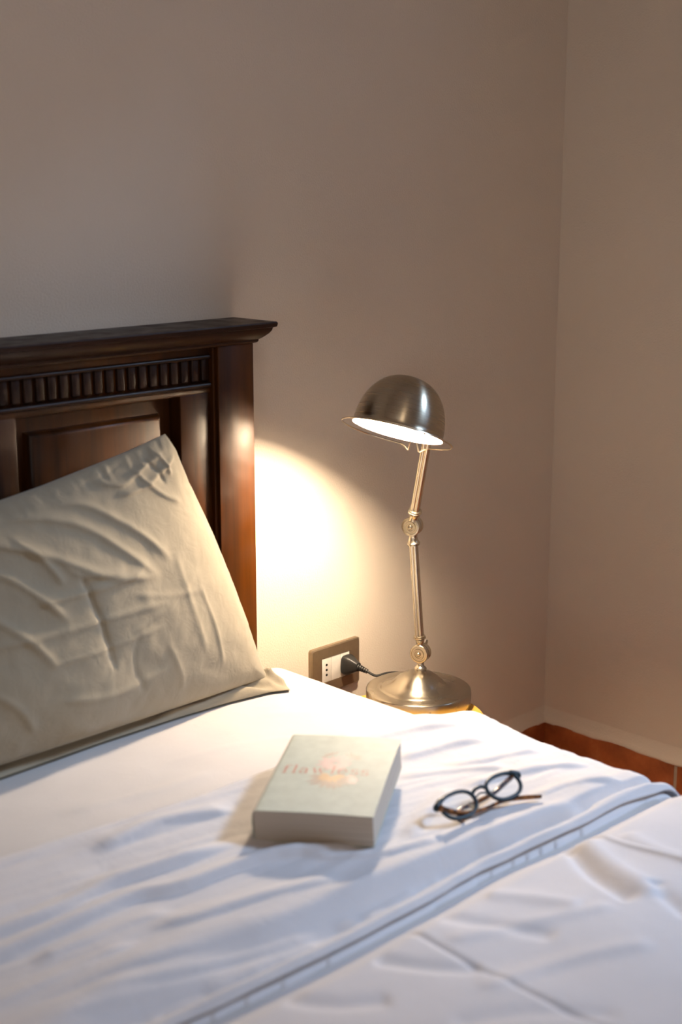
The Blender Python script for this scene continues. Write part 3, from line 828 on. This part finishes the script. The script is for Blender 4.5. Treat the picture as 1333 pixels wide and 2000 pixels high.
# thin wire ring round the rim, open at the side of the arm, ends bent into hooks
inv = shM.to_3x3().transposed()
armdir = inv @ Vector((-.47, -.87, 0)); a0 = .35
RR = .0990
half = .28
b_ = bmesh.new()
arc = [(RR * math.cos(a0 + half + (2 * PI - 2 * half) * k / 90), RR * math.sin(a0 + half + (2 * PI - 2 * half) * k / 90), -.005) for k in range(91)]
def hook(a, sgn):
    e = Vector((RR * math.cos(a), RR * math.sin(a), -.005)); n_ = Vector((math.cos(a), math.sin(a), 0)); tn = Vector((-math.sin(a), math.cos(a), 0)) * sgn
    return [e, e + tn * .006 - n_ * .001 + Vector((0, 0, -.003)), e + tn * .015 - n_ * .004 + Vector((0, 0, -.0095)), e + tn * .0165 - n_ * .006 + Vector((0, 0, -.0092)), e + tn * .017 - n_ * .0175 + Vector((0, 0, .006))]
path = hook(a0 + half, -1)[::-1][:-1] + [Vector(p) for p in arc] + hook(a0 - half, 1)[1:]
add_tube(b_, path, .0015, 8)
o = finish('wire_ring', b_, M_NICKEL, me_sh)
# bracket from the arm to the back of the shade
b_ = bmesh.new()
top_at = shM @ Vector((inv @ Vector((.9, .1, .45))).normalized() * .080)
add_tube(b_, spline([arm_end, arm_end + d2 * .012, arm_end * .4 + top_at * .6 + d2 * .012, top_at], 6), .0065, 12)
finish('shade_bracket', b_, M_NICKEL, lamp)

# ------------------------------------------------------------------ paperback
BW, BL, BT = .1575, .221, .0432
book = thing('book', 'thick pale paperback with pink title lying on the turned-down sheet', 'book', (1.1117, -.6601, .5725))
book.rotation_euler = (Matrix.Rotation(-.985, 4, 'Z') @ Matrix.Rotation(.0712, 4, 'X') @ Matrix.Rotation(-.0337, 4, 'Y')).to_euler()
CT = .0011
def wav(x, y):   # the top cover bows gently
    return .0022 * math.sin(PI * y / BL) * (x / BW) + .0012 * math.sin(PI * x / BW)
bm = bmesh.new()
nx, ny = 14, 18
def slab(bm, z0f, z1f, x0, x1, y0, y1):
    A = [[bm.verts.new((x0 + (x1 - x0) * i / nx, y0 + (y1 - y0) * j / ny, z0f(x0 + (x1 - x0) * i / nx, y0 + (y1 - y0) * j / ny))) for i in range(nx + 1)] for j in range(ny + 1)]
    B = [[bm.verts.new((v_.co.x, v_.co.y, z1f(v_.co.x, v_.co.y))) for v_ in r] for r in A]
    for j in range(ny):
        for i in range(nx):
            bm.faces.new((A[j][i], A[j + 1][i], A[j + 1][i + 1], A[j][i + 1])); bm.faces.new((B[j][i], B[j][i + 1], B[j + 1][i + 1], B[j + 1][i]))
    for i in range(nx):
        bm.faces.new((A[0][i], A[0][i + 1], B[0][i + 1], B[0][i])); bm.faces.new((A[ny][i + 1], A[ny][i], B[ny][i], B[ny][i + 1]))
    for j in range(ny):
        bm.faces.new((A[j + 1][0], A[j][0], B[j][0], B[j + 1][0])); bm.faces.new((A[j][nx], A[j + 1][nx], B[j + 1][nx], B[j][nx]))
slab(bm, lambda x, y: .0008, lambda x, y: BT - CT + wav(x, y), .0012, BW - .0006, .0008, BL - .0008)
finish('page_block', bm, M_PAGES, book, angle=30)
# cover: back board, rounded spine, front board in one wrap
bm = bmesh.new()
def cover_prof(y):
    pts = [(BW, 0.0)]
    for k in range(1, 8): pts.append((BW - (BW - .006) * k / 7, 0.0))
    for k in range(1, 6): a = PI / 2 * k / 5; pts.append((.006 - .006 * math.sin(a), .006 - .006 * math.cos(a)))
    for k in range(1, 6): pts.append((-.0012 * math.sin(PI * k / 5), .006 + (BT - .012) * k / 5))
    for k in range(1, 6): a = PI / 2 * k / 5; xx_ = .006 - .006 * math.cos(a); pts.append((xx_, BT - .006 + .006 * math.sin(a) + wav(xx_, y) * k / 5))
    for k in range(1, 15): xx_ = .006 + (BW + .0004 - .006) * k / 14; pts.append((xx_, BT + wav(xx_, y)))
    return pts
rows = []
for j in range(ny + 1):
    y = BL * j / ny
    o_ = cover_prof(y); n = len(o_); inn = []
    for k in range(n):
        a, c = o_[max(k - 1, 0)], o_[min(k + 1, n - 1)]; tx, tz = c[0] - a[0], c[1] - a[1]; l_ = math.hypot(tx, tz)
        inn.append((o_[k][0] + tz / l_ * CT, o_[k][1] - tx / l_ * CT))
    rows.append([bm.verts.new((p[0], y, p[1])) for p in o_ + inn[::-1]])
N = len(rows[0])
for a, c in zip(rows[:-1], rows[1:]):
    for k in range(N): bm.faces.new((a[k], a[(k + 1) % N], c[(k + 1) % N], c[k]))
h_ = N // 2
for r in (rows[0], rows[-1]):
    for k in range(h_ - 1): bm.faces.new((r[k], r[k + 1], r[N - 2 - k], r[N - 1 - k]))
cover = finish('cover', bm, M_COVER, book, angle=40)
# printed title and flower, thin ink shapes on the cover
def put(bm, poly, lift=.00025):
    """fan-filled flat shape that follows the bowed cover"""
    vs = [bm.verts.new((x_, y_, BT + wav(x_, y_) + lift)) for x_, y_ in poly]
    try: bm.faces.new(vs)
    except ValueError: pass
def quad_stroke(bm, pts, w):
    for (a, wa), (c, wc) in zip(zip(pts[:-1], w[:-1]), zip(pts[1:], w[1:])):
        dx_, dy_ = c[0] - a[0], c[1] - a[1]; l_ = math.hypot(dx_, dy_) or 1; nx_, ny_ = -dy_ / l_, dx_ / l_
        put(bm, [(a[0] + nx_ * wa, a[1] + ny_ * wa), (a[0] - nx_ * wa, a[1] - ny_ * wa), (c[0] - nx_ * wc, c[1] - ny_ * wc), (c[0] + nx_ * wc, c[1] + ny_ * wc)])
def arc_pts(cx, cy, rx, ry, a0_, a1_, n=12): return [(cx + rx * math.cos(math.radians(a0_ + (a1_ - a0_) * k / n)), cy + ry * math.sin(math.radians(a0_ + (a1_ - a0_) * k / n))) for k in range(n + 1)]
T_, t_ = .085, .028
def contrast(pts, lo=t_, hi=T_):
    out = []
    for k in range(len(pts)):
        a, c = pts[max(k - 1, 0)], pts[min(k + 1, len(pts) - 1)]; dx_, dy_ = c[0] - a[0], c[1] - a[1]; l_ = math.hypot(dx_, dy_) or 1
        out.append(lo + (hi - lo) * abs(dy_ / l_) ** 1.5)
    return out
GL = {  # glyphs on a unit x-height, (strokes, advance)
    'f': ([([(.30, 0), (.30, 1.25)], [T_, T_]), (arc_pts(.55, 1.25, .25, .28, 180, 40), None), ([(.10, 1.0), (.62, 1.0)], [t_, t_]), ([(.10, 0), (.52, 0)], [t_, t_])], .72),
    'l': ([([(.28, 0), (.28, 1.55)], [T_, T_]), ([(.08, 1.53), (.30, 1.53)], [t_, t_]), ([(.06, 0), (.50, 0)], [t_, t_])], .58),
    'a': ([([(.68, 0), (.68, .70)], [T_, T_]), (arc_pts(.42, .70, .26, .28, 0, 165), None), (arc_pts(.40, .28, .28, .27, 70, 300), None), ([(.66, 0), (.86, .04)], [t_, t_])], .98),
    'w': ([([(.10, 1.0), (.38, .02)], [T_, T_ * .8]), ([(.38, .02), (.64, .95)], [t_, t_]), ([(.62, 1.0), (.90, .02)], [T_, T_ * .8]), ([(.90, .02), (1.15, 1.0)], [t_, t_]), ([(0, 1.0), (.26, 1.0)], [t_, t_]), ([(1.02, 1.0), (1.28, 1.0)], [t_, t_])], 1.32),
    'e': ([(arc_pts(.45, .50, .36, .50, 0, 320, 18), None), ([(.12, .52), (.80, .52)], [t_, t_])], .94),
    's': ([(arc_pts(.40, .75, .26, .25, 40, 250, 10) + arc_pts(.40, .26, .28, .26, 75, -140, 10), None), ([(.64, .98), (.64, .78)], [t_, t_]), ([(.13, .22), (.13, .02)], [t_, t_])], .78),
}
bm = bmesh.new(); xh = .0150; cx = .0125; base_y = .1040
for ch in 'flawless':
    st_, adv = GL[ch]
    for pts, w in st_:
        w = w or contrast(pts, t_, T_ * .9)
        quad_stroke(bm, [(cx + p[0] * xh, base_y + p[1] * xh) for p in pts], [q * xh * 1.25 for q in w])
    cx += adv * xh * 1.22
o = finish('title_lettering', bm, M_INK, cover, smooth=False); o['label'] = 'pale rose serif title reading flawless'
def petals(bm, cx, cy, n, r0, r1, a0_, a1_, w, jit=.15):
    for k in range(n):
        a = math.radians(a0_ + (a1_ - a0_) * (k + .5) / n) + random.uniform(-jit, jit) * .5; R1 = r1 * random.uniform(.78, 1.1)
        d = (math.cos(a), math.sin(a)); p = (-d[1], d[0]); mid = (r0 + R1) * .55
        put(bm, [(cx + d[0] * r0, cy + d[1] * r0), (cx + d[0] * mid + p[0] * w, cy + d[1] * mid + p[1] * w), (cx + d[0] * R1, cy + d[1] * R1), (cx + d[0] * mid - p[0] * w, cy + d[1] * mid - p[1] * w)], random.uniform(.0001, .0002))
bm = bmesh.new(); petals(bm, .085, .094, 26, .004, .036, 165, 375, .0022); petals(bm, .088, .092, 16, .004, .026, 150, 390, .0024)
finish('printed_flower', bm, M_PET3, cover, smooth=False)
bm = bmesh.new(); petals(bm, .083, .098, 18, .001, .020, 150, 380, .0030)
for v_ in bm.verts: v_.co.z += .0001
finish('printed_flower', bm, M_PET1, cover, smooth=False)
bm = bmesh.new(); petals(bm, .082, .135, 14, .002, .027, 0, 360, .0050); petals(bm, .105, .088, 8, .002, .018, -40, 80, .0045)
finish('printed_flower', bm, M_PET2, cover, smooth=False)
bm = bmesh.new(); petals(bm, .073, .155, 7, .003, .016, 60, 200, .0016); petals(bm, .100, .150, 7, .003, .018, -10, 130, .0016)
finish('printed_leaves', bm, M_PET3, cover, smooth=False)

# ------------------------------------------------------------------ eyeglasses
Lc, Rc = Vector((1.3424, -.8082, .5945)), Vector((1.4292, -.8146, .5955))
gu = (Rc - Lc).normalized(); gh = Vector((-gu.y, gu.x, 0)).normalized(); al = math.radians(52)
gv = (Vector((0, 0, 1)) * math.cos(al) + gh * math.sin(al)).normalized(); gn = gu.cross(gv)
gc = (Lc + Rc) / 2
glasses = thing('eyeglasses', 'folded dark round-rimmed eyeglasses with tortoise temples lying on the turned-down sheet', 'eyeglasses', gc - gv * .02)
G0 = Vector(glasses.location)
hw, hh = .0285, .0172
def lens_pts(c, sgn, k=1.0, n=40):
    out = []
    for i in range(n):
        a = 2 * PI * i / n; ca, sa = math.cos(a), math.sin(a); e = .86
        u_ = hw * k * math.copysign(abs(ca) ** e, ca); v_ = hh * k * math.copysign(abs(sa) ** e, sa)
        u_ *= 1 + .06 * (v_ / hh)
        out.append(c - G0 + gu * u_ + gv * v_)
    return out
bm = bmesh.new()
for c, sg in ((Lc, -1), (Rc, 1)):
    add_tube(bm, lens_pts(c, sg, 1.05), .0028, 10, closed=True, flat=1.0)
# keyhole bridge and end pieces
add_tube(bm, spline([Lc - G0 + gu * .0285 + gv * .006, gc - G0 - gu * .006 + gv * .0105 + gn * .003, gc - G0 + gu * .006 + gv * .0105 + gn * .003, Rc - G0 - gu * .0285 + gv * .006], 6), .0026, 10)
add_tube(bm, spline([Lc - G0 + gu * .026 + gv * -.003, gc - G0 + gv * .004, Rc - G0 - gu * .026 - gv * .003], 6)[3:-3], .0014, 8)
for c, sg in ((Lc, -1), (Rc, 1)):
    add_tube(bm, spline([c - G0 + gu * sg * .016 + gv * .0165, c - G0 + gu * sg * .026 + gv * .0135, c - G0 + gu * sg * .0335 + gv * .0090, c - G0 + gu * sg * .0350 + gv * .0060 - gn * .004], 5), [.0030] * 4 + [.0042] * 6 + [.0050] * 4 + [.0044, .004], 12)
gframe = finish('front_frame', bm, M_FRAME, glasses, angle=60)
for c, sg in ((Lc, -1), (Rc, 1)):
    bm = bmesh.new(); pp = lens_pts(c, sg, 1.03); A = [bm.verts.new(p + gn * .0005) for p in pp]; B = [bm.verts.new(p - gn * .0008) for p in pp]
    bm.faces.new(A); bm.faces.new(B[::-1])
    for k in range(len(A)): bm.faces.new((A[k], B[k], B[(k + 1) % len(A)], A[(k + 1) % len(A)]))
    finish('lens', bm, M_LENS, glasses, angle=30)
def temple(pts, rr):
    bm = bmesh.new(); sp = spline([Vector(p) - G0 for p in pts], 6)
    rad = [np.interp(k / (len(sp) - 1), [0, .25, .7, .9, 1], rr) for k in range(len(sp))]
    add_tube(bm, sp, [float(q) for q in rad], 12, flat=.55, upn=(0, -.5, .86)); return finish('temple', bm, M_TORT, glasses, angle=60)
temple([(1.4560, -.8060, .5980), (1.440, -.8060, .5930), (1.4192, -.8060, .5870), (1.384, -.8040, .5830), (1.3526, -.7990, .5800), (1.3390, -.8200, .5785)], [.0065, .0062, .0050, .0048, .0038])
temple([(1.3080, -.8040, .6000), (1.3170, -.8085, .5950), (1.3450, -.8190, .5850), (1.3809, -.8220, .5810), (1.4286, -.8230, .5790), (1.470, -.8477, .5780)], [.0060, .0050, .0042, .0044, .0034])
for c, sg in ((Lc, -1), (Rc, 1)):
    p = c - G0 + gu * sg * .0345 + gv * .006 - gn * .003
    bm = bmesh.new(); add_lathe(bm, [(0, -.003), (.0030, -.003), (.0030, .003), (0, .003)], 12, axis_mat(p, gv))
    finish('hinge', bm, M_NICKEL, glasses)
    q = c - G0 - gu * sg * .0225 - gv * .007 - gn * .004
    bm = bmesh.new(); add_lathe(bm, [(0, -.0012), (.0035, -.0010), (.0045, 0), (.0035, .0010), (0, .0012)], 14, axis_mat(q, gn + gu * sg * .6) @ Matrix.Diagonal((.8, 1.5, 1, 1)))
    finish('nose_pad', bm, M_NICKEL, glasses)
